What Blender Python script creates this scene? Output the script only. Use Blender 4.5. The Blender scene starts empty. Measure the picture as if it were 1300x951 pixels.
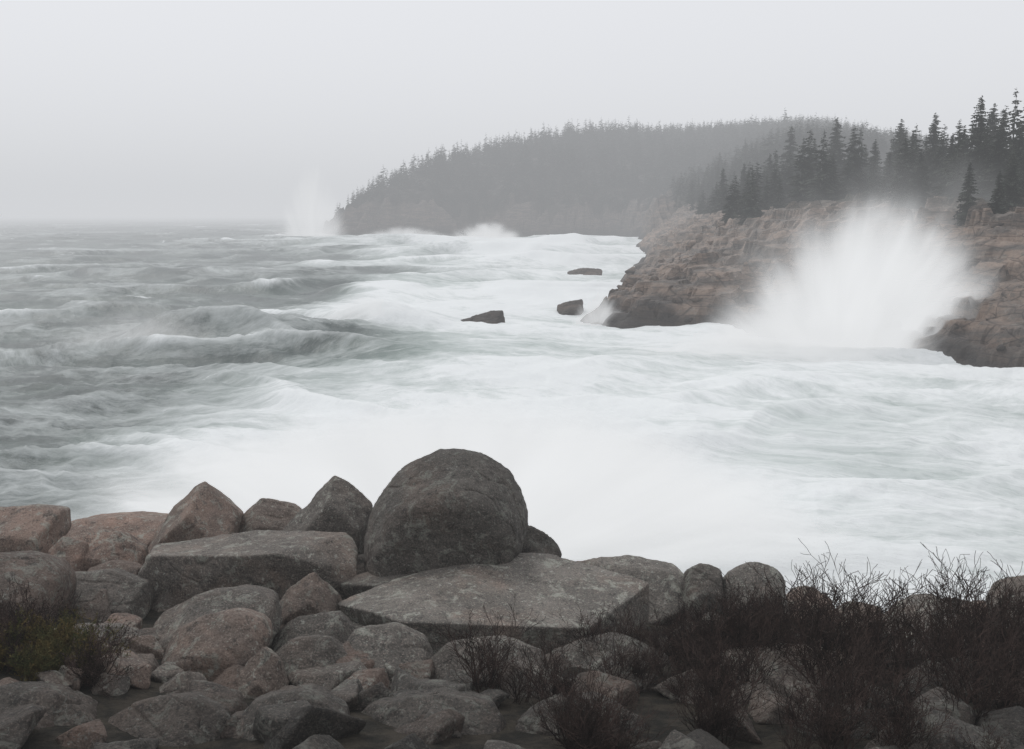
import bpy, bmesh, math, random
import numpy as np
from mathutils import Vector
random.seed(7)
RNG = np.random.default_rng(11)
S = bpy.context.scene
EYE = 9.0
PITCH = math.radians(9.15)

# ------------------------------------------------------------------ helpers
def site(u, v, d):
    """camera pixel (u, v) + distance in metres -> world metres"""
    a = (u-650)/1264.0; b = (475.5-v)/1264.0
    F = math.cos(PITCH)+b*math.sin(PITCH); U = -math.sin(PITCH)+b*math.cos(PITCH)
    return (d*a/F, d, EYE+d*U/F)

def hsh(ix, iy, iz, seed):
    h = (ix.astype(np.uint32)*np.uint32(374761393) + iy.astype(np.uint32)*np.uint32(668265263)
         + iz.astype(np.uint32)*np.uint32(2147483647) + np.uint32((seed*974634777) & 0xffffffff))
    h = (h ^ (h >> np.uint32(13)))*np.uint32(1274126177)
    h = (h ^ (h >> np.uint32(16)))*np.uint32(2246822519)
    h = h ^ (h >> np.uint32(15))
    return h.astype(np.float64)/4294967295.0

def vn(x, y, z, seed=0):
    x = np.asarray(x, float); y = np.asarray(y, float)+0*x; z = np.asarray(z, float)+0*x
    xi = np.floor(x); yi = np.floor(y); zi = np.floor(z)
    fx, fy, fz = x-xi, y-yi, z-zi
    fx = fx*fx*fx*(fx*(fx*6-15)+10); fy = fy*fy*fy*(fy*(fy*6-15)+10); fz = fz*fz*fz*(fz*(fz*6-15)+10)
    xi = xi.astype(np.int64); yi = yi.astype(np.int64); zi = zi.astype(np.int64)
    r = 0
    for a in (0, 1):
        for b in (0, 1):
            for c in (0, 1):
                w = (fx if a else 1-fx)*(fy if b else 1-fy)*(fz if c else 1-fz)
                r = r + w*hsh(xi+a, yi+b, zi+c, seed)
    return r*2-1

def fbm(x, y, z, o=4, seed=0, gain=.5):
    r = 0; a = 1; t = 0
    for i in range(o):
        r = r + a*vn(x*2**i+i*17.3, y*2**i-i*9.1, z*2**i+i*5.7, seed+i); t += a; a *= gain
    return r/t

def sstep(x, a, b):
    t = np.clip((x-a)/(b-a), 0, 1); return t*t*(3-2*t)

def mkmesh(name, V, F, attrs=None, smooth=True):
    V = np.asarray(V, np.float32); F = np.asarray(F, np.int32)
    me = bpy.data.meshes.new(name)
    n = F.shape[1]
    me.vertices.add(len(V)); me.vertices.foreach_set("co", V.ravel())
    me.loops.add(F.size); me.loops.foreach_set("vertex_index", F.ravel())
    me.polygons.add(len(F)); me.polygons.foreach_set("loop_start", np.arange(len(F), dtype=np.int32)*n)
    me.polygons.foreach_set("use_smooth", np.full(len(F), smooth, bool))
    me.update(calc_edges=True); me.validate()
    for k, val in (attrs or {}).items():
        val = np.asarray(val, np.float32)
        if val.ndim == 2:
            at = me.attributes.new(k, 'FLOAT_VECTOR', 'POINT'); at.data.foreach_set("vector", val.ravel())
        else:
            at = me.attributes.new(k, 'FLOAT', 'POINT'); at.data.foreach_set("value", val)
    return me

def mkobj(name, me, mat=None, loc=(0, 0, 0), rot=0, sc=1, parent=None):
    ob = bpy.data.objects.new(name, me); S.collection.objects.link(ob)
    if mat and not me.materials: me.materials.append(mat)
    ob.location = loc; ob.rotation_euler = (0, 0, rot); ob.scale = (sc, sc, sc) if np.isscalar(sc) else sc
    if parent: ob.parent = parent
    return ob

# ------------------------------------------------------------------ node helper
class N:
    def __init__(s, name, world=False):
        if world: s.m = bpy.data.worlds.new(name)
        else: s.m = bpy.data.materials.new(name)
        s.m.use_nodes = True; s.t = s.m.node_tree; s.t.nodes.clear()
    def n(s, typ, **kw):
        nd = s.t.nodes.new(typ)
        for k, v in kw.items():
            if k == 'i':
                for kk, vv in v.items(): s.set(nd.inputs[kk], vv)
            else: setattr(nd, k, v)
        return nd
    def set(s, inp, v):
        if isinstance(v, bpy.types.NodeSocket): s.t.links.new(v, inp)
        else: inp.default_value = v
    def math(s, op, a, b=0.0, c=0.0, clamp=False):
        nd = s.n('ShaderNodeMath', operation=op, use_clamp=clamp)
        s.set(nd.inputs[0], a); s.set(nd.inputs[1], b); s.set(nd.inputs[2], c); return nd.outputs[0]
    def vm(s, op, a, b=(0, 0, 0), sc=None):
        nd = s.n('ShaderNodeVectorMath', operation=op)
        s.set(nd.inputs[0], a); s.set(nd.inputs[1], b)
        if sc is not None: s.set(nd.inputs['Scale'], sc)
        return nd.outputs['Value'] if op in ('LENGTH', 'DOT_PRODUCT') else nd.outputs[0]
    def mix(s, f, a, b):
        nd = s.n('ShaderNodeMix', data_type='RGBA')
        s.set(nd.inputs[0], f); s.set(nd.inputs[6], a); s.set(nd.inputs[7], b); return nd.outputs[2]
    def noise(s, vec, scale, detail=4, rough=.55, dist=0):
        nd = s.n('ShaderNodeTexNoise', i={'Vector': vec, 'Scale': scale, 'Detail': detail, 'Roughness': rough, 'Distortion': dist})
        return nd.outputs[0]
    def ramp(s, x, a, b, lo=0.0, hi=1.0, smooth=True):
        nd = s.n('ShaderNodeMapRange', interpolation_type='SMOOTHSTEP' if smooth else 'LINEAR')
        for k, v in enumerate((x, a, b, lo, hi)): s.set(nd.inputs[k], v)
        return nd.outputs[0]
    def attr(s, name, vec=False):
        nd = s.n('ShaderNodeAttribute', attribute_name=name)
        return nd.outputs['Vector'] if vec else nd.outputs['Fac']
    def surf(s, col, rough, bump=None, bstr=.3, bdist=.02, spec=.5):
        p = s.n('ShaderNodeBsdfPrincipled')
        s.set(p.inputs['Base Color'], col); s.set(p.inputs['Roughness'], rough)
        s.set(p.inputs['Specular IOR Level'], spec)
        if bump is not None:
            b = s.n('ShaderNodeBump', i={'Strength': bstr, 'Distance': bdist, 'Height': bump})
            s.set(p.inputs['Normal'], b.outputs[0])
        o = s.n('ShaderNodeOutputMaterial'); s.set(o.inputs['Surface'], p.outputs[0]); return p

# ------------------------------------------------------------------ materials
def mat_granite():
    m = N('granite'); pos = m.n('ShaderNodeNewGeometry').outputs['Position']
    tint = m.attr('tint'); tone = m.attr('tone')
    c = m.mix(tint, (.168, .160, .142, 1), (.37, .225, .165, 1))
    warm = m.ramp(m.noise(m.vm('ADD', pos, (3, 7, 1)), .9, 4, .6, .4), .50, .64, 0, .45)
    c = m.mix(warm, c, (.27, .19, .145, 1))
    big = m.noise(pos, 1.3, 5, .62, .5)
    c = m.mix(m.ramp(big, .42, .66), m.mix(.55, c, (.058, .056, .050, 1)), c)
    lich = m.ramp(m.noise(pos, 4.2, 9, .74, .6), .53, .61)
    c = m.mix(m.math('MULTIPLY', lich, .65), c, (.34, .35, .30, 1))
    li2 = m.ramp(m.noise(m.vm('ADD', pos, (9, 4, 2)), 13, 5, .7, .3), .59, .65)
    c = m.mix(m.math('MULTIPLY', li2, .65), c, (.41, .42, .37, 1))
    dk = m.ramp(m.noise(pos, 7, 8, .74), .54, .62)
    c = m.mix(m.math('MULTIPLY', dk, .6), c, (.037, .035, .032, 1))
    sp = m.noise(pos, 48, 4, .8)
    c = m.mix(m.ramp(sp, .52, .66, 0, .6), c, (.44, .36, .31, 1))
    c = m.mix(m.ramp(sp, .46, .34, 0, .7), c, (.025, .025, .025, 1))
    hs = m.n('ShaderNodeHueSaturation', i={'Color': c, 'Value': tone, 'Saturation': .95})
    b = m.math('ADD', m.noise(pos, 5, 10, .74), m.math('MULTIPLY', m.noise(pos, 40, 5, .75), .35))
    m.surf(hs.outputs[0], .75, b, 1.0, .06, .3)
    return m.m

def mat_shore():
    m = N('shore_rock'); pos = m.n('ShaderNodeNewGeometry').outputs['Position']
    veg = m.attr('veg'); wet = m.attr('wet'); tone = m.attr('tone')
    p2 = m.vm('MULTIPLY', pos, (.35, .35, 1.8))
    n1 = m.noise(p2, .55, 7, .68, .6)
    c = m.mix(m.ramp(n1, .38, .62), (.13, .112, .10, 1), (.30, .225, .18, 1))
    n2 = m.noise(m.vm('MULTIPLY', pos, (1, 1, 2.2)), 1.4, 8, .72)
    c = m.mix(m.ramp(n2, .5, .66, 0, .7), c, (.11, .108, .10, 1))
    n3 = m.noise(pos, .9, 6, .7)
    c = m.mix(m.ramp(n3, .56, .66, 0, .4), c, (.34, .31, .27, 1))
    vo = m.n('ShaderNodeTexVoronoi', feature='DISTANCE_TO_EDGE', i={'Vector': m.vm('MULTIPLY', pos, (.28, .45, 1.1)), 'Scale': 1.0})
    crack = m.ramp(vo.outputs['Distance'], 0.0, .05, .6, 0)
    c = m.mix(crack, c, (.04, .035, .033, 1))
    c = m.mix(m.math('MULTIPLY', wet, .85), c, (.04, .038, .037, 1))
    c = m.mix(veg, c, m.mix(m.ramp(n2, .4, .6), (.03, .033, .024, 1), (.06, .05, .032, 1)))
    hs = m.n('ShaderNodeHueSaturation', i={'Color': c, 'Value': tone})
    m.surf(hs.outputs[0], .75, m.math('ADD', n2, m.math('MULTIPLY', m.noise(pos, 6, 5, .7), .4)), .9, .35, .3)
    return m.m

def mat_ground():
    m = N('ground_soil'); pos = m.n('ShaderNodeNewGeometry').outputs['Position']
    c = m.mix(m.ramp(m.noise(pos, 3, 6, .7), .4, .62), (.02, .019, .015, 1), (.065, .055, .042, 1))
    m.surf(c, .9, m.noise(pos, 14, 8, .75), 1, .08, .2); return m.m

def mat_sea():
    m = N('sea_water'); fl = m.attr('flow', True); zone = m.attr('zone'); caps = m.attr('caps'); crest = m.attr('crest')
    s1 = m.noise(m.vm('MULTIPLY', fl, (.16, .45, 0)), 1.0, 8, .68, .25)
    s2 = m.noise(m.vm('MULTIPLY', fl, (.9, 3.0, 0)), 1.0, 6, .7, .3)
    s5 = m.noise(m.vm('MULTIPLY', fl, (.9, 1.5, 5)), 1.0, 9, .76, .2)
    s3 = m.noise(m.vm('MULTIPLY', fl, (.06, .12, 0)), 1.0, 5, .6, .4)
    s4 = m.noise(m.vm('MULTIPLY', fl, (.26, 1.3, 3)), 1.0, 8, .74, .4)
    st = m.math('ADD', m.math('ADD', m.math('MULTIPLY', s1, .42), m.math('MULTIPLY', s2, .26)), m.math('MULTIPLY', s5, .32))
    x = m.math('ADD', st, m.math('MULTIPLY', zone, .285))
    x = m.math('ADD', x, m.math('MULTIPLY', caps, .24))
    x = m.math('ADD', x, m.math('MULTIPLY', m.math('SUBTRACT', crest, .45), .16))
    x = m.math('ADD', x, m.math('MULTIPLY', m.math('SUBTRACT', s3, .5), m.ramp(zone, .9, 1.4, .6, .1)))
    foam = m.ramp(x, .50, .80, 0, 1, False)
    wc = m.ramp(s4, .60, .70, 0, .8)
    foam = m.math('MAXIMUM', foam, wc)
    water = m.mix(m.ramp(s1, .35, .65), (.045, .062, .060, 1), (.105, .134, .124, 1))
    water = m.mix(m.math('MULTIPLY', zone, .9, clamp=True), water, (.29, .365, .335, 1))
    c = m.mix(foam, water, (.775, .80, .80, 1))
    m.surf(c, m.ramp(foam, 0, .6, .42, .9), m.math('ADD', st, m.math('MULTIPLY', s4, .4)), .6, .5, .35)
    return m.m

def mat_leaf(name, a, b, scale=.6):
    m = N(name); pos = m.n('ShaderNodeNewGeometry').outputs['Position']
    c = m.mix(m.ramp(m.noise(pos, scale, 3, .7), .35, .65), a, b)
    m.surf(c, .85, spec=.2); return m.m

GRAN = mat_granite(); SHORE = mat_shore(); GROUND = mat_ground(); SEA = mat_sea()
SPRUCE = mat_leaf('spruce_needles', (.026, .034, .027, 1), (.06, .068, .052, 1))
TWIG = mat_leaf('twig_bark', (.022, .016, .014, 1), (.065, .043, .036, 1), 5)
LEAF = mat_leaf('heath_leaf', (.05, .055, .02, 1), (.12, .085, .03, 1), 5)

# ------------------------------------------------------------------ coast land
COAST = np.array([(80, 33), (38, 46), (28.6, 57), (27.6, 66), (23.5, 74), (16.5, 81), (9.8, 82), (6.6, 87), (8.5, 96), (13.5, 112), (16, 135),
    (20, 165), (27, 200), (33, 260), (45, 340), (52, 395), (45, 412), (20, 418), (-3, 422), (-35, 416), (-60, 412), (-71, 411), (-84, 420),
    (-82, 440), (-76, 520), (-60, 650), (0, 1000), (200, 1700), (1600, 1700), (1600, 20)], float)

def coastD(x, y):
    P = COAST; n = len(P); best = np.full(x.shape, 1e9); inside = np.zeros(x.shape, bool)
    for i in range(n):
        a = P[i]; b = P[(i+1) % n]; e = b-a
        t = np.clip(((x-a[0])*e[0]+(y-a[1])*e[1])/(e@e), 0, 1)
        best = np.minimum(best, (x-a[0]-t*e[0])**2+(y-a[1]-t*e[1])**2)
        c = ((a[1] > y) != (b[1] > y)) & (x < (b[0]-a[0])*(y-a[1])/(b[1]-a[1]+1e-12)+a[0])
        inside ^= c
    d = np.sqrt(best); return np.where(inside, d, -d)

def cells(x, y, sx, sy, ang, seed):
    ca, sa = math.cos(ang), math.sin(ang)
    u = (x*ca+y*sa)/sx; v = (-x*sa+y*ca)/sy
    ui = np.floor(u).astype(np.int64); vi = np.floor(v).astype(np.int64)
    best = np.full(x.shape, 1e9); val = np.zeros(x.shape)
    for a in (-1, 0, 1):
        for b in (-1, 0, 1):
            px = hsh(ui+a, vi+b, ui*0, seed); py = hsh(ui+a, vi+b, ui*0, seed+1)
            du = u-(ui+a+px); dv = v-(vi+b+py)
            d = np.maximum(abs(du), abs(dv))
            r = hsh(ui+a, vi+b, ui*0, seed+2)
            t1 = hsh(ui+a, vi+b, ui*0, seed+3)-.5; t2 = hsh(ui+a, vi+b, ui*0, seed+4)-.5
            h = (r-.5)*2+t1*du*.6+t2*dv*.6
            k = d < best; best = np.where(k, d, best); val = np.where(k, h, val)
    return val

def terrace(z, h, sharp=.35):
    t = z/h; f = np.floor(t); return (f+sstep(t-f, 0, sharp)+.12*(t-f))*h

def land(x, y):
    D0 = coastD(x, y)
    far = sstep(y, 240, 340)
    D = D0+(1-far)*2.2*fbm(x/7, y/7, 0*x, 4, 3)+far*(6*vn(x/13, y/13, 0*x, 5)+2.5*vn(x/4, y/4, 0*x, 6))
    zn = np.interp(D, [-8, -1.5, 0, 1.2, 5, 14, 30, 60, 300], [-4, -1, .1, 1.2, 3.7, 7.4, 9.4, 10.5, 15])
    zn = np.where(zn > 0, zn*(.60+.48*sstep(x, 19, 36)), zn)
    zf = np.interp(D, [-10, -1, 0, 4, 9, 22, 50, 100, 200, 400, 900], [-5, -1, .5, 7, 13, 19, 31, 44, 53, 57, 60])
    zf = np.where(zf > 0, zf*(.5+.5*sstep(x, -84, -52))*(1-.5*sstep(x/np.maximum(y, 1), .25, .5)), zf)
    nb = (1-far)*sstep(D, -1, 1.5)*(1-sstep(D, 26, 40))
    zr = zn+.95*cells(x, y, 7.5, 4.6, .45, 21)+.45*cells(x, y, 3.6, 2.4, .35, 31)+.5*fbm(x/9, y/9, 0*x, 2, 19)
    zt = terrace(zr+.05*x, 1.25)-.05*x
    zn = zn*(1-nb)+(zt*.7+zr*.3)*nb+nb*(.17*cells(x, y, 1.6, 1.2, .4, 41)+.11*fbm(x/1.2, y/1.2, 0*x, 3, 8))
    z = zn*(1-far)+zf*far
    z = z+far*sstep(D, 8, 60)*4*fbm(x/60, y/60, 0*x, 3, 9)
    cl = far*sstep(D, -1, 3)*(1-sstep(D, 14, 30))
    z = z+cl*(2.2*cells(x, y, 7, 4, .2, 51)+1.2*cells(x, y, 3, 2, .1, 55)+1.2*fbm(x/4, y/4, 0*x, 3, 10))
    return z, D0, far

def geom(a, b, s0, r):
    o = [a]; s = s0
    while o[-1] < b: o.append(o[-1]+s); s *= r
    return np.array(o)
xs = np.concatenate([np.arange(-100, 3, .9), np.arange(3, 62, .27), geom(62, 1600, .5, 1.09)])
ys = np.concatenate([np.arange(34, 50, 1.0), np.arange(50, 125, .27), geom(125, 396, .5, 1.03)[:-1]])
ys = ys[ys < 398]
ys = np.concatenate([ys, np.arange(398, 440, .7), geom(440, 1600, 1.2, 1.06)])
X, Y = np.meshgrid(xs, ys); Z, DD, far = land(X, Y)
ny, nx = X.shape
idx = np.arange(ny*nx).reshape(ny, nx)
Q = np.stack([idx[:-1, :-1], idx[:-1, 1:], idx[1:, 1:], idx[1:, :-1]], -1).reshape(-1, 4)
zq = Z.ravel()[Q].max(1); Q = Q[zq > -1.5]
veg = np.where(far > .5, sstep(DD+3*vn(X/6, Y/6, X*0, 77), 6, 12), sstep(DD+5*vn(X/7, Y/7, X*0, 78), 20, 28))
wet = 1-sstep(Z+.9*vn(X/3, Y/3, X*0, 55), .4, 2.2+3*far)
me = mkmesh('coastal_land', np.stack([X, Y, Z], -1).reshape(-1, 3), Q,
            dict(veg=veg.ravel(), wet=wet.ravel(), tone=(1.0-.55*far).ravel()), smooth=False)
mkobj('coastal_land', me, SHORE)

# ------------------------------------------------------------------ rocks
def ico(n):
    bm = bmesh.new(); bmesh.ops.create_icosphere(bm, subdivisions=n, radius=1)
    V = np.array([v.co[:] for v in bm.verts]); F = np.array([[v.index for v in f.verts] for f in bm.faces]); bm.free()
    return V, F
ICO = {n: ico(n) for n in (4, 5, 6, 7)}

def hullrock(pts, n=6, p=40, chips=9, amp=.03, seed=0, chip=(.9, 1.0)):
    pts = np.asarray(pts, float); rg = np.random.default_rng(seed)
    c = (pts.max(0)+pts.min(0))/2*.5+pts.mean(0)*.5
    bm = bmesh.new()
    for q in pts: bm.verts.new(q)
    bmesh.ops.convex_hull(bm, input=bm.verts)
    bm.normal_update(); pl = []
    for f in bm.faces:
        nr = np.array(f.normal[:]); h = nr@(np.array(f.verts[0].co[:])-c)
        if h < 0: nr = -nr; h = -h
        if f.calc_area() < 1e-6: continue
        if all(nr@q[0] < .985 for q in pl): pl.append((nr, max(h, 1e-3)))
    bm.free()
    for i in range(chips):
        nr = rg.normal(size=3); nr /= np.linalg.norm(nr)
        pl.append((nr, ((pts-c)@nr).max()*rg.uniform(*chip)))
    NR = np.array([q[0] for q in pl]); H = np.array([q[1] for q in pl])
    V, F = ICO[n]; dim = (pts.max(0)-pts.min(0))/2
    d = V*dim; d /= np.linalg.norm(d, axis=1)[:, None]
    g = np.maximum(d@NR.T, 0)/H
    gm = g.max(1)[:, None]
    r = 1/(gm[:, 0]*((g/gm)**p).sum(1)**(1/p))
    W = c+d*r[:, None]
    sz = float(dim.mean()); so = seed*3.7
    q = W/sz
    dn = fbm(q[:, 0]*1.3+so, q[:, 1]*1.3, q[:, 2]*1.3, 5, seed, .5)
    rd = 1-abs(fbm(q[:, 0]*2.2-so, q[:, 1]*2.2+so, q[:, 2]*2.2, 4, seed+9, .55))*2
    W = W+d*(dn*amp*sz*2+rd*amp*sz*1.0)[:, None]
    W = W+d*(fbm(W[:, 0]*5, W[:, 1]*5, W[:, 2]*5, 4, 4, .6)*.03)[:, None]
    a = rg.normal(size=3); a /= np.linalg.norm(a)
    t = W@a/(.35*sz+.1)+.35*vn(W[:, 0]*3, W[:, 1]*3, W[:, 2]*3, seed)
    cr = np.exp(-((t-np.round(t))/.035)**2)*(vn(W[:, 0]*1.5+so, W[:, 1]*1.5, W[:, 2]*1.5, seed+3) > .15)
    W = W-d*(cr*.02)[:, None]
    return W, F

def rock(name, pts, tint=0., tone=1., **k):
    W, F = hullrock(pts, **k)
    me = mkmesh(name, W, F, dict(tint=np.full(len(W), tint), tone=np.full(len(W), tone)))
    return mkobj(name, me, GRAN)

def lens(outline, d, t, back=.75, front=.8, sink=.25):
    cu = sum(o[0] for o in outline)/len(outline); cv = sum(o[1] for o in outline)/len(outline)
    P = []
    for (u, v) in outline:
        P.append(site(u, v, d))
        a = site(cu+(u-cu)*back, cv+(v-cv)*back, d); P.append((a[0]*1.0, a[1]+t/2, a[2]-sink*.3))
        a = site(cu+(u-cu)*front, cv+(v-cv)*front+6, d); P.append((a[0], a[1]-t/2, a[2]-sink*.5))
    return P

BO = [(450, 690), (456, 655), (474, 620), (504, 588), (540, 568), (580, 562), (618, 566), (650, 586), (670, 612), (682, 648), (676, 690), (648, 724), (560, 740), (466, 738)]
rock('round_boulder', lens(BO, 13, 2.1, .74, .78), .06, .68, n=7, p=11, chips=2, amp=.022, seed=5, chip=(.97, 1.0))
R = 'granite_boulder'
rock(R, lens([(636, 672), (660, 664), (694, 676), (714, 700), (700, 730), (640, 730)], 13.7, .8), .1, .5, seed=8, p=20)
rock(R, lens([(425, 722), (445, 706), (480, 706), (500, 730), (480, 752), (430, 750)], 13.0, .9), .1, .6, seed=9, p=20)
rock(R, lens([(455, 700), (500, 690), (560, 700), (600, 730), (560, 760), (460, 750)], 13.9, 1.2), .1, .5, seed=10, p=20)
rock('granite_slab', [site(430, 766, 11.0), site(500, 736, 11.7), site(632, 700, 12.4), site(700, 704, 12.4), site(826, 738, 11.7), site(748, 806, 10.3), site(510, 800, 10.2),
      site(440, 800, 11.0), site(520, 850, 10.3), site(744, 852, 10.5), site(826, 800, 11.6), site(640, 760, 12.8)], .05, 1.3, n=7, p=70, chips=5, amp=.014, seed=12, chip=(.97, 1.0))
rock('granite_slab', [site(174, 738, 12.2), site(198, 692, 12.8), (site(330, 672, 13.4)), site(454, 688, 12.8), site(458, 720, 12.3), site(188, 706, 12.2), site(400, 712, 12.0), site(182, 770, 12.2), site(452, 770, 12.2), site(330, 790, 12.6), site(300, 712, 11.9), site(300, 770, 12.1)],
     .12, 1.1, n=7, p=50, chips=8, amp=.02, seed=14, chip=(.95, 1.0))
rock('granite_slab', [site(428, 748, 12.1), site(470, 722, 12.4), site(595, 688, 12.7), site(632, 694, 12.6), site(560, 724, 11.9), site(500, 745, 11.6), site(440, 770, 12.1), site(620, 760, 12.6), site(520, 790, 12.2)], .05, .8, n=6, p=40, seed=16, amp=.02)
rock('granite_slab', [site(728, 712, 12.8), site(800, 704, 13.2), site(852, 714, 13), site(880, 736, 12.6), site(872, 775, 12.2), site(800, 800, 12.0), site(740, 780, 12.4), site(860, 810, 12.6), site(740, 810, 12.9)], .05, 1.25, n=6, seed=18, amp=.02)
spec = [
 ([(346, 686), (390, 640), (424, 603), (448, 614), (474, 640), (474, 690), (420, 715), (356, 705)], 14.0, 1.1, .10, 1.05, 60, .02),
 ([(172, 720), (204, 668), (238, 628), (253, 614), (282, 632), (309, 655), (298, 690), (250, 720), (190, 730)], 14.2, 1.3, .5, 1.05, 60, .02),
 ([(286, 684), (306, 655), (330, 633), (368, 638), (384, 646), (362, 690), (300, 700)], 14.8, 1.0, .4, 1.05, 50, .02),
 ([(-40, 658), (-10, 646), (40, 642), (78, 648), (82, 680), (60, 710), (-40, 715)], 13.6, 1.3, .6, 1.05, 30, .02),
 ([(74, 668), (110, 660), (160, 656), (214, 661), (217, 690), (150, 705), (85, 700)], 15.2, 1.6, .8, 1.2, 60, .02),
 ([(90, 690), (120, 672), (150, 674), (184, 698), (188, 728), (140, 745), (96, 735)], 13.2, .9, .75, 1.1, 30, .02),
 ([(60, 700), (80, 680), (110, 690), (118, 720), (100, 745), (64, 740)], 12.9, .7, .8, .95, 30, .02),
 ([(-60, 712), (-10, 701), (44, 704), (82, 724), (84, 765), (66, 800), (20, 820), (-60, 820)], 10.7, 1.3, .45, .68, 18, .02),
 ([(72, 750), (82, 728), (140, 724), (184, 740), (192, 772), (176, 800), (90, 800)], 11.6, 1.0, .12, .8, 60, .02),
 ([(110, 722), (140, 712), (176, 722), (180, 745), (130, 752)], 12.4, .8, .6, .95, 40, .02),
 ([(350, 775), (364, 748), (400, 726), (430, 750), (440, 778), (410, 800), (360, 800)], 11.1, .6, .3, .85, 50, .02),
 ([(186, 812), (202, 780), (250, 756), (310, 748), (352, 760), (360, 790), (340, 830), (220, 850)], 10.2, 1.2, .08, .95, 30, .022),
 ([(200, 838), (220, 803), (262, 778), (296, 772), (334, 782), (350, 806), (332, 840), (290, 872), (214, 876)], 9.1, .9, .42, .95, 20, .018),
 ([(296, 862), (318, 834), (334, 821), (354, 838), (368, 868), (350, 890), (300, 890)], 8.5, .5, .35, 1.0, 50, .02),
 ([(344, 806), (380, 782), (432, 776), (454, 800), (440, 826), (360, 830)], 10.2, .7, .1, .85, 30, .02),
 ([(334, 838), (370, 812), (420, 810), (452, 838), (448, 870), (360, 880)], 9.0, .7, .15, .75, 40, .02),
 ([(426, 838), (450, 798), (500, 794), (542, 812), (562, 850), (530, 890), (440, 890)], 9.3, .9, .08, 1.1, 60, .02),
 ([(532, 846), (570, 816), (640, 810), (692, 828), (704, 862), (650, 890), (550, 890)], 9.2, .8, .1, .9, 50, .02),
 ([(690, 836), (740, 816), (800, 810), (852, 834), (852, 880), (700, 880)], 9.7, .9, .1, .85, 50, .02),
 ([(864, 745), (872, 722), (892, 714), (914, 722), (922, 750), (915, 785), (870, 785)], 12.3, .7, .08, .8, 26, .02),
 ([(912, 752), (924, 728), (960, 714), (986, 720), (1000, 748), (996, 780), (920, 790)], 12.2, .9, .06, 1.1, 30, .02),
 ([(992, 768), (1010, 748), (1034, 744), (1056, 762), (1060, 790), (1000, 795)], 13.0, .7, .6, 1.2, 24, .02),
 ([(1060, 780), (1085, 764), (1120, 770), (1130, 800), (1064, 805)], 12.4, .7, .45, 1.1, 24, .02),
 ([(1120, 800), (1150, 770), (1184, 755), (1208, 770), (1222, 810), (1200, 840), (1130, 840)], 11.6, 1.0, .1, 1.45, 50, .02),
 ([(1216, 785), (1234, 766), (1262, 762), (1276, 782), (1272, 806), (1220, 806)], 12.5, .6, .6, 1.2, 30, .02),
 ([(1262, 770), (1274, 744), (1300, 732), (1350, 736), (1370, 780), (1300, 810), (1268, 800)], 12, .9, .15, .85, 40, .02),
 ([(872, 852), (920, 830), (1010, 824), (1084, 832), (1104, 862), (1040, 880), (890, 880)], 9.0, .9, .1, 1.35, 60, .016),
 ([(0, 822), (60, 800), (150, 794), (188, 810), (182, 850), (60, 870), (0, 870)], 9.8, .9, .1, .95, 60, .02),
 ([(36, 870), (90, 850), (132, 848), (154, 880), (120, 905), (50, 905)], 8.3, .5, .15, .95, 50, .02),
 ([(130, 872), (150, 843), (172, 836), (198, 862), (202, 895), (140, 900)], 8.5, .5, .4, 1.0, 50, .02),
 ([(-60, 900), (0, 872), (70, 880), (120, 910), (130, 960), (0, 1000), (-60, 990)], 7.2, .9, .12, .55, 40, .02),
 ([(120, 920), (170, 892), (240, 884), (290, 905), (300, 950), (240, 1000), (130, 990)], 7.3, .8, .2, .52, 30, .02),
 ([(286, 925), (320, 888), (390, 876), (440, 900), (450, 950), (400, 1000), (300, 1000)], 7.4, .9, .1, .55, 50, .02),
 ([(440, 925), (470, 895), (560, 882), (640, 898), (660, 950), (600, 1000), (460, 1000)], 7.5, 1.0, .08, .58, 50, .02),
 ([(650, 920), (700, 890), (770, 886), (820, 915), (820, 970), (700, 1000)], 7.4, .8, .15, .52, 40, .02),
 ([(1000, 930), (1060, 900), (1150, 905), (1180, 950), (1120, 1000), (1010, 1000)], 7.2, .8, .1, .55, 40, .02),
]
for k, (o, d, t, ti, to, p, amp) in enumerate(spec):
    rock(R, lens(o, d, t), ti, to, n=6, p=p, amp=amp, seed=40+k)

def rnd_rock(seed, n=5, asp=(1, .8, .65), p=16, amp=.03):
    rg = np.random.default_rng(seed); q = rg.normal(size=(11, 3)); q /= np.linalg.norm(q, axis=1)[:, None]
    q *= rg.uniform(.85, 1.1, (11, 1)); return hullrock(q*np.array(asp), n=n, p=p, chips=3, amp=amp, seed=seed)
TEMPL = [rnd_rock(300+i, 5, (1, RNG.uniform(.65, .95), RNG.uniform(.45, .75)), RNG.uniform(25, 60)) for i in range(14)]

def fore_z(x, y):
    ye = y-1.6*sstep(-x, 2, 6)
    z = np.interp(ye, [-30, 0, 4, 6.2, 7.6, 9.6, 11.3, 13, 15, 18, 24, 34], [7.5, 6.2, 5.7, 5.25, 4.95, 4.4, 4.0, 3.5, 2.6, 1.2, -1.5, -4])
    return z+.12*fbm(x/1.2, y/1.2, 0*x, 4, 60)

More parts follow.
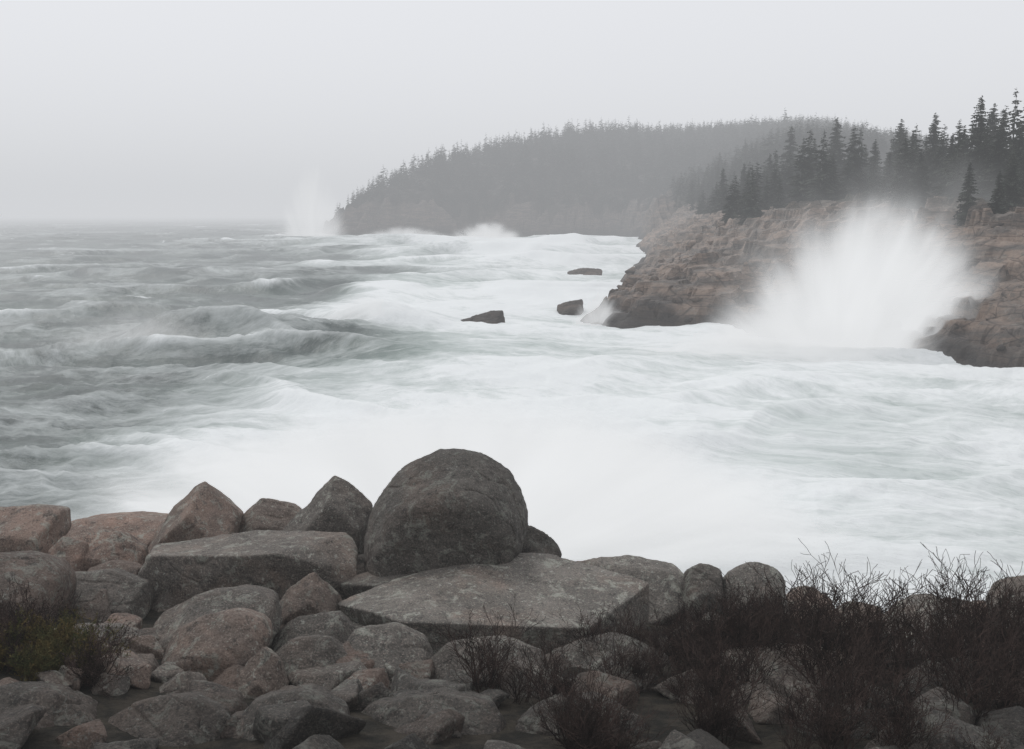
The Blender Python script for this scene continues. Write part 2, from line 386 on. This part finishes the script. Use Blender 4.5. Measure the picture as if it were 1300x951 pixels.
def scatter(name, items, mat, extra=None):
    Vs, Fs, ti, to = [], [], [], []; o = 0
    for (x, y, z, s, tint, tone, t) in items:
        W, F = TEMPL[t]; a = random.uniform(0, 6.28); tl = random.uniform(-.3, .3)
        ca, sa, ct, st_ = math.cos(a), math.sin(a), math.cos(tl), math.sin(tl)
        x0, y0, z0 = W[:, 0], W[:, 1], W[:, 2]
        y1 = y0*ct-z0*st_; z1 = y0*st_+z0*ct
        Vs.append(np.stack([x+s*(x0*ca-y1*sa), y+s*(x0*sa+y1*ca), z+s*z1], 1)); Fs.append(F+o); o += len(W)
        ti.append(np.full(len(W), tint)); to.append(np.full(len(W), tone))
    V = np.concatenate(Vs); at = dict(tint=np.concatenate(ti), tone=np.concatenate(to))
    if extra: at.update(extra(V))
    return mkobj(name, mkmesh(name, V, np.concatenate(Fs), at), mat)

items = []
for i in range(360):
    y = random.uniform(5.0, 17.5); x = random.uniform(-.62, .62)*y*1.25
    if x > -2 and y > 13.6+random.random(): continue
    s = random.uniform(.2, .46)
    z = float(fore_z(np.array([x]), np.array([y]))[0])+s*random.uniform(-.1, .15)
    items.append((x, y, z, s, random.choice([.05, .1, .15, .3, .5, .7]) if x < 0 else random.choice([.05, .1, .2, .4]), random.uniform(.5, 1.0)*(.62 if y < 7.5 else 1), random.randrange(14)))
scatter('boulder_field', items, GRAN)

gx = np.arange(-32, 40, .2); gy = np.arange(-6, 33, .2)
X, Y = np.meshgrid(gx, gy); Z = fore_z(X, Y); ny, nx = X.shape; idx = np.arange(ny*nx).reshape(ny, nx)
Q = np.stack([idx[:-1, :-1], idx[:-1, 1:], idx[1:, 1:], idx[1:, :-1]], -1).reshape(-1, 4)
mkobj('ground', mkmesh('ground', np.stack([X, Y, Z], -1).reshape(-1, 3), Q), GROUND)

items = []
px = RNG.uniform(5, 70, 9000); py = RNG.uniform(48, 150, 9000)
pz, pd, _ = land(px, py)
for x, y, z, d in zip(px, py, pz, pd):
    if -1.0 < d < 22 and len(items) < 90 and x/y < .7:
        s = random.uniform(.35, 1.1)
        items.append((x, y, z+s*.05, s, 0, random.uniform(.75, 1.1), random.randrange(14)))
scatter('shore_boulders', items, SHORE, lambda V: dict(veg=np.zeros(len(V)), wet=1-sstep(V[:, 2], .8, 2.6)))

def searock(outline, d, t, seed, tone=.5):
    o2 = outline+[(outline[0][0], outline[0][1]+24), (outline[-1][0], outline[-1][1]+10)]
    W, F = hullrock(lens(o2, d, t), n=6, p=40, amp=.06, seed=seed)
    me = mkmesh('sea_rock', W, F, dict(veg=np.zeros(len(W)), wet=np.full(len(W), .75), tone=np.full(len(W), tone*1.6)))
    mkobj('sea_rock', me, SHORE)
searock([(560, 417), (595, 405), (620, 395), (638, 393), (642, 412), (636, 440), (570, 440)], 83, 3, 1)
searock([(708, 388), (722, 383), (740, 380), (741, 410), (715, 410)], 93, 3, 2, .6)
searock([(722, 346), (738, 341), (764, 342), (764, 352), (734, 352)], 152, 5, 3, .7)

# ------------------------------------------------------------------ conifers
def conifer(seed, layers, nb, segs, ragged=.35):
    rg = np.random.default_rng(seed); V = []; F = []
    def tri(a, b, c):
        k = len(V); V.extend([a, b, c]); F.append((k, k+1, k+2))
    rt = .016
    for s in range(5):
        a0 = s*2*math.pi/5; a1 = (s+1)*2*math.pi/5
        tri((rt*math.cos(a0), rt*math.sin(a0), -.03), (rt*math.cos(a1), rt*math.sin(a1), -.03), (0, 0, 1))
    w = rg.uniform(.15, .2); lean = rg.uniform(0, 6.28)
    for L in range(layers):
        for b in range(nb):
            if rg.random() < .12: continue
            t = (L+rg.uniform(-.9, .9))/layers; t = min(max(t, 0), .99)
            h = .10+.9*t
            rad = w*(1-t)**.75+.008
            a = rg.uniform(0, 6.28); r = rad*rg.uniform(1-ragged*1.5, 1.2)*(1+.15*math.cos(a-lean))
            droop = rg.uniform(.2, .8)*(1-t*.7); ca, sa = math.cos(a), math.sin(a)
            for s in range(segs):
                f = (s+.3)/segs; f2 = (s+1.5)/segs
                wd = r*.34*(1-f*.55)*rg.uniform(.6, 1.3)+.003
                j = rg.uniform(-.25, .25)*r
                x0, y0, z0 = ca*r*f, sa*r*f, h-droop*r*f
                x1, y1, z1 = ca*r*f2-sa*j*.5, sa*r*f2+ca*j*.5, h-droop*r*f2*1.1+rg.uniform(-.01, .004)
                side = rg.choice([-1, 1])
                tri((x0-sa*wd, y0+ca*wd, z0-wd*rg.uniform(.1, .9)), (x0+sa*wd, y0-ca*wd, z0-wd*rg.uniform(.1, .9)), (x1, y1, z1))
                tri((x0, y0, z0), (x0-sa*wd*side*.7, y0+ca*wd*side*.7, z0-wd*1.3), (x1, y1, z1))
    return np.array(V), np.array(F)
FARC = [conifer(500+i, 12, 5, 1) for i in range(9)]
MIDC = [conifer(600+i, 24, 7, 2) for i in range(8)]
NEARC = [conifer(700+i, 38, 11, 4) for i in range(7)]

def plant(name, items, T):
    Vs, Fs = [], []; o = 0
    for (x, y, z, h, wsc) in items:
        W, F = T[random.randrange(len(T))]; a = random.uniform(0, 6.28); ca, sa = math.cos(a), math.sin(a)
        Vs.append(np.stack([x+h*wsc*(W[:, 0]*ca-W[:, 1]*sa), y+h*wsc*(W[:, 0]*sa+W[:, 1]*ca), z-.3+h*W[:, 2]], 1)); Fs.append(F+o); o += len(W)
    mkobj(name, mkmesh(name, np.concatenate(Vs), np.concatenate(Fs), smooth=False), SPRUCE)

px = RNG.uniform(-80, 330, 26000); py = RNG.uniform(300, 760, 26000)
pz, pd, _ = land(px, py); it = []
for x, y, z, d in zip(px, py, pz, pd):
    if d < 9 or d > 280 or x > .5*y+20: continue
    if y > 600 and random.random() < .4: continue
    h = random.uniform(7.5, 11.5)*(.55+.45*min(1, d/40))
    if random.random() < .04: h *= 1.25
    it.append((x, y, z, h, random.uniform(1.0, 1.6)))
it = it[:7000]
plant('spruce_forest', it, FARC)
px = RNG.uniform(20, 240, 3600); py = RNG.uniform(84, 330, 3600)
pz, pd, _ = land(px, py); it = []
for x, y, z, d in zip(px, py, pz, pd):
    lim = 24 if y < 130 else 13
    if d < lim or x > .75*y: continue
    h = random.uniform(5, 11)*(.7 if d < lim+6 else 1)
    it.append((x, y, z, h, random.uniform(.95, 1.5)))
plant('spruce_grove', it[:1300], MIDC)

NM = [mkmesh('spruce', *NEARC[i], smooth=False) for i in range(7)]
for k, (u, v, d) in enumerate([(1247, 120, 95), (1225, 158, 100), (1275, 136, 92), (1297, 152, 90), (1188, 142, 120), (1160, 166, 122), (1150, 174, 104),
        (1210, 168, 104), (1263, 130, 112), (1084, 168, 150), (1063, 148, 165), (1112, 176, 140), (1130, 192, 118), (1170, 190, 101), (1232, 205, 86), (1288, 190, 84),
        (1005, 158, 200), (978, 194, 190), (945, 206, 190), (918, 212, 195), (1035, 176, 175), (1310, 170, 86), (1145, 150, 150), (1270, 215, 80)]):
    x, y, zt = site(u, v, d); zb = float(land(np.array([x]), np.array([y]))[0][0])-.3
    h = zt-zb; wsc = 1.2 if k not in (6, 13) else 1.7
    mkobj('spruce_tree', NM[k % 7], SPRUCE, (x, y, zb), random.uniform(0, 6.28), (h*wsc, h*wsc, h))

# ------------------------------------------------------------------ sea
rows = 12*np.exp(np.linspace(0, math.log(15000/12), 960)); cols = np.concatenate([np.linspace(-1.3, -.62, 60)[:-1], np.linspace(-.62, .62, 540), np.linspace(.62, 1.3, 60)[1:]])
Yg, A = np.meshgrid(rows, cols, indexing='ij'); Xg = A*Yg
xb = np.interp(Yg, [12, 20, 30, 39, 57, 75, 90, 130, 170, 305, 400, 430, 500, 9000], [-4, -5, -8, -11, -10, -12, -15, -17, -21, -50, -82, -90, 400, 9000])
wn = vn(Xg/14, Yg/18, Xg*0, 90)*.09*Yg
zone = sstep((Xg-xb+wn)/(.08*Yg+2), -1.0, 1.5)
burst = np.exp(-((Xg+.5)/9.5)**2-((Yg-33)/14)**2)
zone = np.clip(zone*(1-.12*sstep(Yg, 90, 180)-.08*sstep(Xg/Yg, .18, .4)*(1-sstep(Yg, 50, 75)))+burst*.55, 0, 1.5)
Hh = np.zeros_like(Xg); crest = np.zeros_like(Xg)
w1 = vn(Xg/45, Yg/45, 0*Xg, 91); w2 = vn(Xg/18, Yg/14, 0*Xg, 92); w3 = vn(Xg/7, Yg/6, 0*Xg, 93)
for lam, amp, ang, sd in [(70, .8, -1.75, 1), (34, .6, -1.4, 2), (19, .45, -1.9, 3), (11, .40, -1.25, 4), (6.3, .30, -2.0, 5), (3.6, .17, -1.4, 6)]:
    ph = (Xg*math.cos(ang)+Yg*math.sin(ang))*math.pi/lam+w1*2.2*min(1, 24/lam+.4)+w2*1.6+w3*(.9 if lam < 20 else .3)
    f = np.clip(1.3-Yg/(lam*34), 0, 1)*(.35+1.3*(vn(Xg/(lam*1.1), Yg/(lam*.8), 0*Xg, 100+sd)*.5+.5))
    s = 1-abs(np.sin(ph)); s = s**1.4
    Hh += amp*f*(s-.36); crest += amp*f*s
ff = np.clip(1.2-Yg/140, 0, 1)
rdg = 1-abs(fbm(Xg/4.5, Yg/2.6, 0*Xg, 5, 160, .6))*2
Hh += .42*ff*rdg; crest += .35*ff*rdg
Hh *= 1-.35*zone.clip(0, 1)-.35*burst
def hump(x0, y0, sx, sf, sb, h, bend=0, tilt=0):
    yy = Yg-y0-bend*((Xg-x0)/sx)**2-tilt*(Xg-x0)+.25*sf*w3+.3*sf*w2
    g = np.exp(-((Xg-x0)/sx)**2)*np.where(yy < 0, np.exp(-(yy/sf)**2), np.exp(-(yy/sb)**2)); return g*h, yy, np.exp(-((Xg-x0)/sx)**2)
capx = np.zeros_like(Xg)
for a in [(-21, 70, 8, 3.2, 7, 2.4, 3, .1), (-11, 82, 6, 2.2, 6, 1.5, 2, -.1), (-5, 235, 34, 7, 20, 2.8, 9, .05), (-34, 300, 30, 8, 20, 3.0, 6, 0),
          (2, 118, 12, 4, 9, 1.2, 3, .1), (10, 190, 16, 5, 12, 2.0, 4, .1), (20, 300, 22, 7, 16, 3.0, 5, 0), (-48, 150, 18, 5, 12, 1.3, 5, .05)]:
    g, yy, gx_ = hump(*a); Hh += g
    n_ = .5+.5*vn(Xg/(3+a[1]*.03), Yg/(5+a[1]*.03), 0*Xg, 140)
    capx += (.55 if a[0] < -15 and a[1] < 160 else .9)*gx_*np.exp(-((yy+a[3]*.3)/(a[3]*1.3))**2)*(.35+1.0*n_)
caps = sstep(crest, 1.3, 2.1)*(.3+.7*(vn(Xg/12, Yg/16, 0*Xg, 120)*.5+.5))+capx*.9
caps = np.clip(caps, 0, 1.6)
Hh = Hh*(.35+.65*sstep(Yg, 14, 30))
fx = Xg+4.5*vn(Xg/24, Yg/22, 0*Xg, 130)+1.8*vn(Xg/8, Yg/8, 0*Xg, 131); fy = Yg+3.5*vn(Xg/22, Yg/20, 0*Xg, 132)+1.2*vn(Xg/7, Yg/7, 0*Xg, 133)+.3*Xg*zone
sc = 1/(1+Yg/150)
flow = np.stack([fx*sc, fy*sc, 0*fx], -1).reshape(-1, 3)
ny, nx = Xg.shape; idx = np.arange(ny*nx).reshape(ny, nx)
Q = np.stack([idx[:-1, :-1], idx[:-1, 1:], idx[1:, 1:], idx[1:, :-1]], -1).reshape(-1, 4)
me = mkmesh('sea', np.stack([Xg, Yg, Hh], -1).reshape(-1, 3), Q, dict(zone=zone.ravel(), caps=caps.ravel(), crest=np.clip(crest/2.0, 0, 1).ravel(), flow=flow))
mkobj('sea', me, SEA)

# ------------------------------------------------------------------ spray plumes (absorbing, self-glowing volumes)
def spray(loc, a, b, c, dens, pl, pr, L, seed, edge=.5, rot=0, freq=4.0, step=.7, base=.08):
    m = N('spray_mist'); co = m.n('ShaderNodeTexCoord').outputs['Object']
    q = m.vm('MULTIPLY', co, (1/a, 1/b, 1/c)); sx = m.n('ShaderNodeSeparateXYZ'); m.set(sx.inputs[0], q)
    pw = m.ramp(sx.outputs[0], -.25, .25, pl, pr)
    X_ = m.math('POWER', m.math('ABSOLUTE', sx.outputs[0]), pw); Y_ = m.math('POWER', m.math('ABSOLUTE', sx.outputs[1]), pw); Z_ = m.math('POWER', m.math('ABSOLUTE', sx.outputs[2]), pw)
    rho = m.math('POWER', m.math('ADD', m.math('ADD', X_, Y_), Z_), m.math('DIVIDE', 1.0, pw))
    dr = m.vm('NORMALIZE', m.vm('ADD', q, (0, 0, .25)))
    nv = m.vm('ADD', m.vm('SCALE', dr, sc=freq), (seed*3.1, seed*1.7, 0)); nv = m.vm('ADD', nv, m.vm('SCALE', q, sc=.8))
    st = m.noise(nv, 1.0, 3, .6)
    cl = m.noise(m.vm('ADD', q, (seed, 0, 0)), 2.6, 2, .6)
    e = m.math('ADD', rho, m.math('MULTIPLY', m.math('SUBTRACT', .5, st), .95))
    e = m.math('ADD', e, m.math('MULTIPLY', m.math('SUBTRACT', .5, cl), .4))
    env = m.math('POWER', m.ramp(e, edge, 1.0, 1, 0), 1.8)
    lim = m.ramp(rho, .75, 1.0, 1, 0)
    den = m.math('MULTIPLY', m.math('MULTIPLY', env, lim), dens)
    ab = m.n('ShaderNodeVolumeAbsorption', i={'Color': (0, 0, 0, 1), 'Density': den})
    em = m.n('ShaderNodeEmission', i={'Color': (.97, .985, 1, 1), 'Strength': m.math('MULTIPLY', den, m.ramp(st, .3, .7, L*.90, L*1.06))})  # glow stands in for skylight scattered by the droplets
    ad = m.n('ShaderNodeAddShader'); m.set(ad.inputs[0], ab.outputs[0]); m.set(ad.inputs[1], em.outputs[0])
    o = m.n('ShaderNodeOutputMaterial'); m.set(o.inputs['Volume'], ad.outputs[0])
    m.m.cycles.volume_step_rate = step
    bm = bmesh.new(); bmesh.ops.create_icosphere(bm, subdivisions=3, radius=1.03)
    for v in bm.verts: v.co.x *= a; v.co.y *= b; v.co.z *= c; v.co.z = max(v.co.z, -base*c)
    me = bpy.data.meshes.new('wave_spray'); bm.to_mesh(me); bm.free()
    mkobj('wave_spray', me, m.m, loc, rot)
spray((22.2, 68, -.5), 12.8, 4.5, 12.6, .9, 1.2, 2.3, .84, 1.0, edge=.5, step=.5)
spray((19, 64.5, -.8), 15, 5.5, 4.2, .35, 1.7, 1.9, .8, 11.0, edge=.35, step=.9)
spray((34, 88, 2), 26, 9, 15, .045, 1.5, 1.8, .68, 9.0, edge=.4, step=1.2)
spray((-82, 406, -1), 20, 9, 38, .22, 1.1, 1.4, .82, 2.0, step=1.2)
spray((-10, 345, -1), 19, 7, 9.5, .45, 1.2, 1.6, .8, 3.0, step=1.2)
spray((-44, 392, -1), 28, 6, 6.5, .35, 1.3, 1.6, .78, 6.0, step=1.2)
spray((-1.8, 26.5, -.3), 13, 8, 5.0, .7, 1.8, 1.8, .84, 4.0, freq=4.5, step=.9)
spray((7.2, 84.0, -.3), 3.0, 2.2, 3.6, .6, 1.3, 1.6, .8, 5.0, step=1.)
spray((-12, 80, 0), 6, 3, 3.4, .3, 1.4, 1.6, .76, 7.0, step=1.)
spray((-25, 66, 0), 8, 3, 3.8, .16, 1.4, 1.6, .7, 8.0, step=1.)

# ------------------------------------------------------------------ sea fog
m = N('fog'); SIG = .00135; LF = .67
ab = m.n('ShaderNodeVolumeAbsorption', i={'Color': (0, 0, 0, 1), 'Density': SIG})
em = m.n('ShaderNodeEmission', i={'Color': (.965, .985, 1.02, 1), 'Strength': SIG*LF})  # even emission replaces the light that fog would scatter
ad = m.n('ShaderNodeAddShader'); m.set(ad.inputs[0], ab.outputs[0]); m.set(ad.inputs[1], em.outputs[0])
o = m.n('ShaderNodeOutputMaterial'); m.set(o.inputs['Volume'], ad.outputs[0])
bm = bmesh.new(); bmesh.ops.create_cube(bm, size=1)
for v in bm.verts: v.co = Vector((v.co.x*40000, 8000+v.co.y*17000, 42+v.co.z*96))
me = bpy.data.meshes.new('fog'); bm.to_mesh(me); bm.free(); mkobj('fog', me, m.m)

# ------------------------------------------------------------------ shrubs
def shrub_mesh(seed, H=1.0, stems=11, leafy=0.0, spread=.55):
    rg = np.random.default_rng(seed); V = []; F = []
    def tube(p0, dr, L, r, lev):
        n = 5 if lev < 2 else 3; p = np.array(p0, float); d = dr/np.linalg.norm(dr); ring0 = None
        for s in range(n+1):
            a = np.cross(d, (0.3, .2, 1.0)); a /= np.linalg.norm(a)+1e-9; b = np.cross(d, a)
            rr = max(r*(1-.65*s/n), .0026); k = len(V)
            for j in range(3):
                t = j*2.094; V.append(p+(a*math.cos(t)+b*math.sin(t))*rr)
            if ring0 is not None:
                for j in range(3): F.append((ring0+j, ring0+(j+1) % 3, k+(j+1) % 3)); F.append((ring0+j, k+(j+1) % 3, k+j))
            ring0 = k
            if s > 0 and lev < 3:
                if rg.random() < (.9 if lev < 2 else .5):
                    nd = d+rg.normal(size=3)*.55; nd[2] = abs(nd[2])*.8+.3
                    tube(p, nd, L*rg.uniform(.4, .62), rr*.75, lev+1)
            if leafy and lev >= 2 and rg.random() < leafy:
                k2 = len(V); w = rg.normal(size=3)*.012; w2 = rg.normal(size=3)*.012
                V.extend([p, p+w+d*.012, p+w2]); F.append((k2, k2+1, k2+2))
            d = d+rg.normal(size=3)*.17+np.array((0, 0, .05)); d /= np.linalg.norm(d); p = p+d*L/n
    for i in range(stems):
        a = rg.uniform(0, 6.28); sp = rg.uniform(.05, spread)
        tube((rg.normal()*.08, rg.normal()*.08, -.05), np.array((math.cos(a)*sp, math.sin(a)*sp, 1)), H*rg.uniform(.45, .8), .011, 0)
    return mkmesh('heath', np.array(V), np.array(F))
SH = [shrub_mesh(800+i) for i in range(6)]
for s in SH: s.materials.append(TWIG)
SL = [shrub_mesh(850+i, .6, 18, .8, .8) for i in range(2)]
for s in SL: s.materials.append(LEAF)
SR = [shrub_mesh(870+i, .8, 16, .35, .8) for i in range(2)]
for s in SR: s.materials.append(TWIG)
def shrub(u, d, h, lib):
    x = d*(u-650)/1190.; z = float(fore_z(np.array([x]), np.array([d]))[0])
    mkobj('heath_shrub', random.choice(lib), None, (x, d, z), random.uniform(0, 6.28), h)
for u, d, h in [(1060, 9.2, 1.15), (1035, 8.8, .95), (1085, 9.5, 1.0), (1015, 9.6, .9), (1110, 8.6, .75), (1140, 9.3, .8), (1165, 8.8, .7), (1200, 9.2, .9), (1222, 8.7, 1.05), (1250, 9.2, .9),
        (1275, 8.6, .95), (1300, 9.0, 1.0), (1190, 8.2, .7), (1240, 8.0, .75), (1285, 7.9, .8), (1150, 8.0, .6), (1330, 8.6, 1.0), (990, 9.0, .75), (960, 9.4, .75), (1100, 8.0, .65),
        (1050, 8.4, .9), (1070, 9.8, 1.05), (1210, 9.6, .9), (1260, 9.7, .9)]:
    shrub(u, d, h, SH)
for i in range(32):
    u = random.uniform(750, 980); d = random.uniform(8.2, 10.2); shrub(u, d, random.uniform(.55, .85)*(.7+.3*(u-740)/240), SR if i % 3 == 0 else SH)
for u, d, h in [(610, 8.8, .75), (625, 8.4, .6), (660, 8.2, .5), (700, 8.3, .6)]: shrub(u, d, h, SH)
for i in range(20):
    shrub(random.uniform(-40, 135), random.uniform(7.9, 9.0), random.uniform(.45, .75), SL if i % 3 else SR)
for i in range(24):
    shrub(random.uniform(700, 1350), random.uniform(6.2, 7.8), random.uniform(.4, .7), SR if i % 3 == 0 else SH)

# ------------------------------------------------------------------ light, world, camera
w = N('World', True); S.world = w.m
sky = w.n('ShaderNodeTexSky', sky_type='NISHITA', sun_disc=False, sun_elevation=math.radians(48), sun_rotation=math.radians(-40))
hs = w.n('ShaderNodeHueSaturation', i={'Color': sky.outputs[0], 'Saturation': .25})
c = w.mix(.88, hs.outputs[0], (9.2, 9.3, 9.7, 1))
bg = w.n('ShaderNodeBackground', i={'Color': c, 'Strength': .1}); o = w.n('ShaderNodeOutputWorld'); w.set(o.inputs['Surface'], bg.outputs[0])
L = bpy.data.lights.new('sun', 'SUN'); L.energy = 1.15; L.angle = math.radians(20); L.color = (1, .98, .95)
lo = bpy.data.objects.new('sun', L); S.collection.objects.link(lo)
el, az = math.radians(48), math.radians(-40)
dirv = Vector((math.sin(az)*math.cos(el), math.cos(az)*math.cos(el), math.sin(el)))
lo.rotation_euler = dirv.to_track_quat('Z', 'Y').to_euler()
cam = bpy.data.cameras.new('camera'); cam.lens = 35; cam.sensor_width = 36; cam.clip_end = 30000; cam.clip_start = .1
co = bpy.data.objects.new('camera', cam); S.collection.objects.link(co); co.location = (0, 0, EYE); co.rotation_euler = (math.pi/2-PITCH, 0, 0)
S.camera = co
S.view_settings.view_transform = 'Standard'; S.view_settings.look = 'None'; S.view_settings.exposure = 0
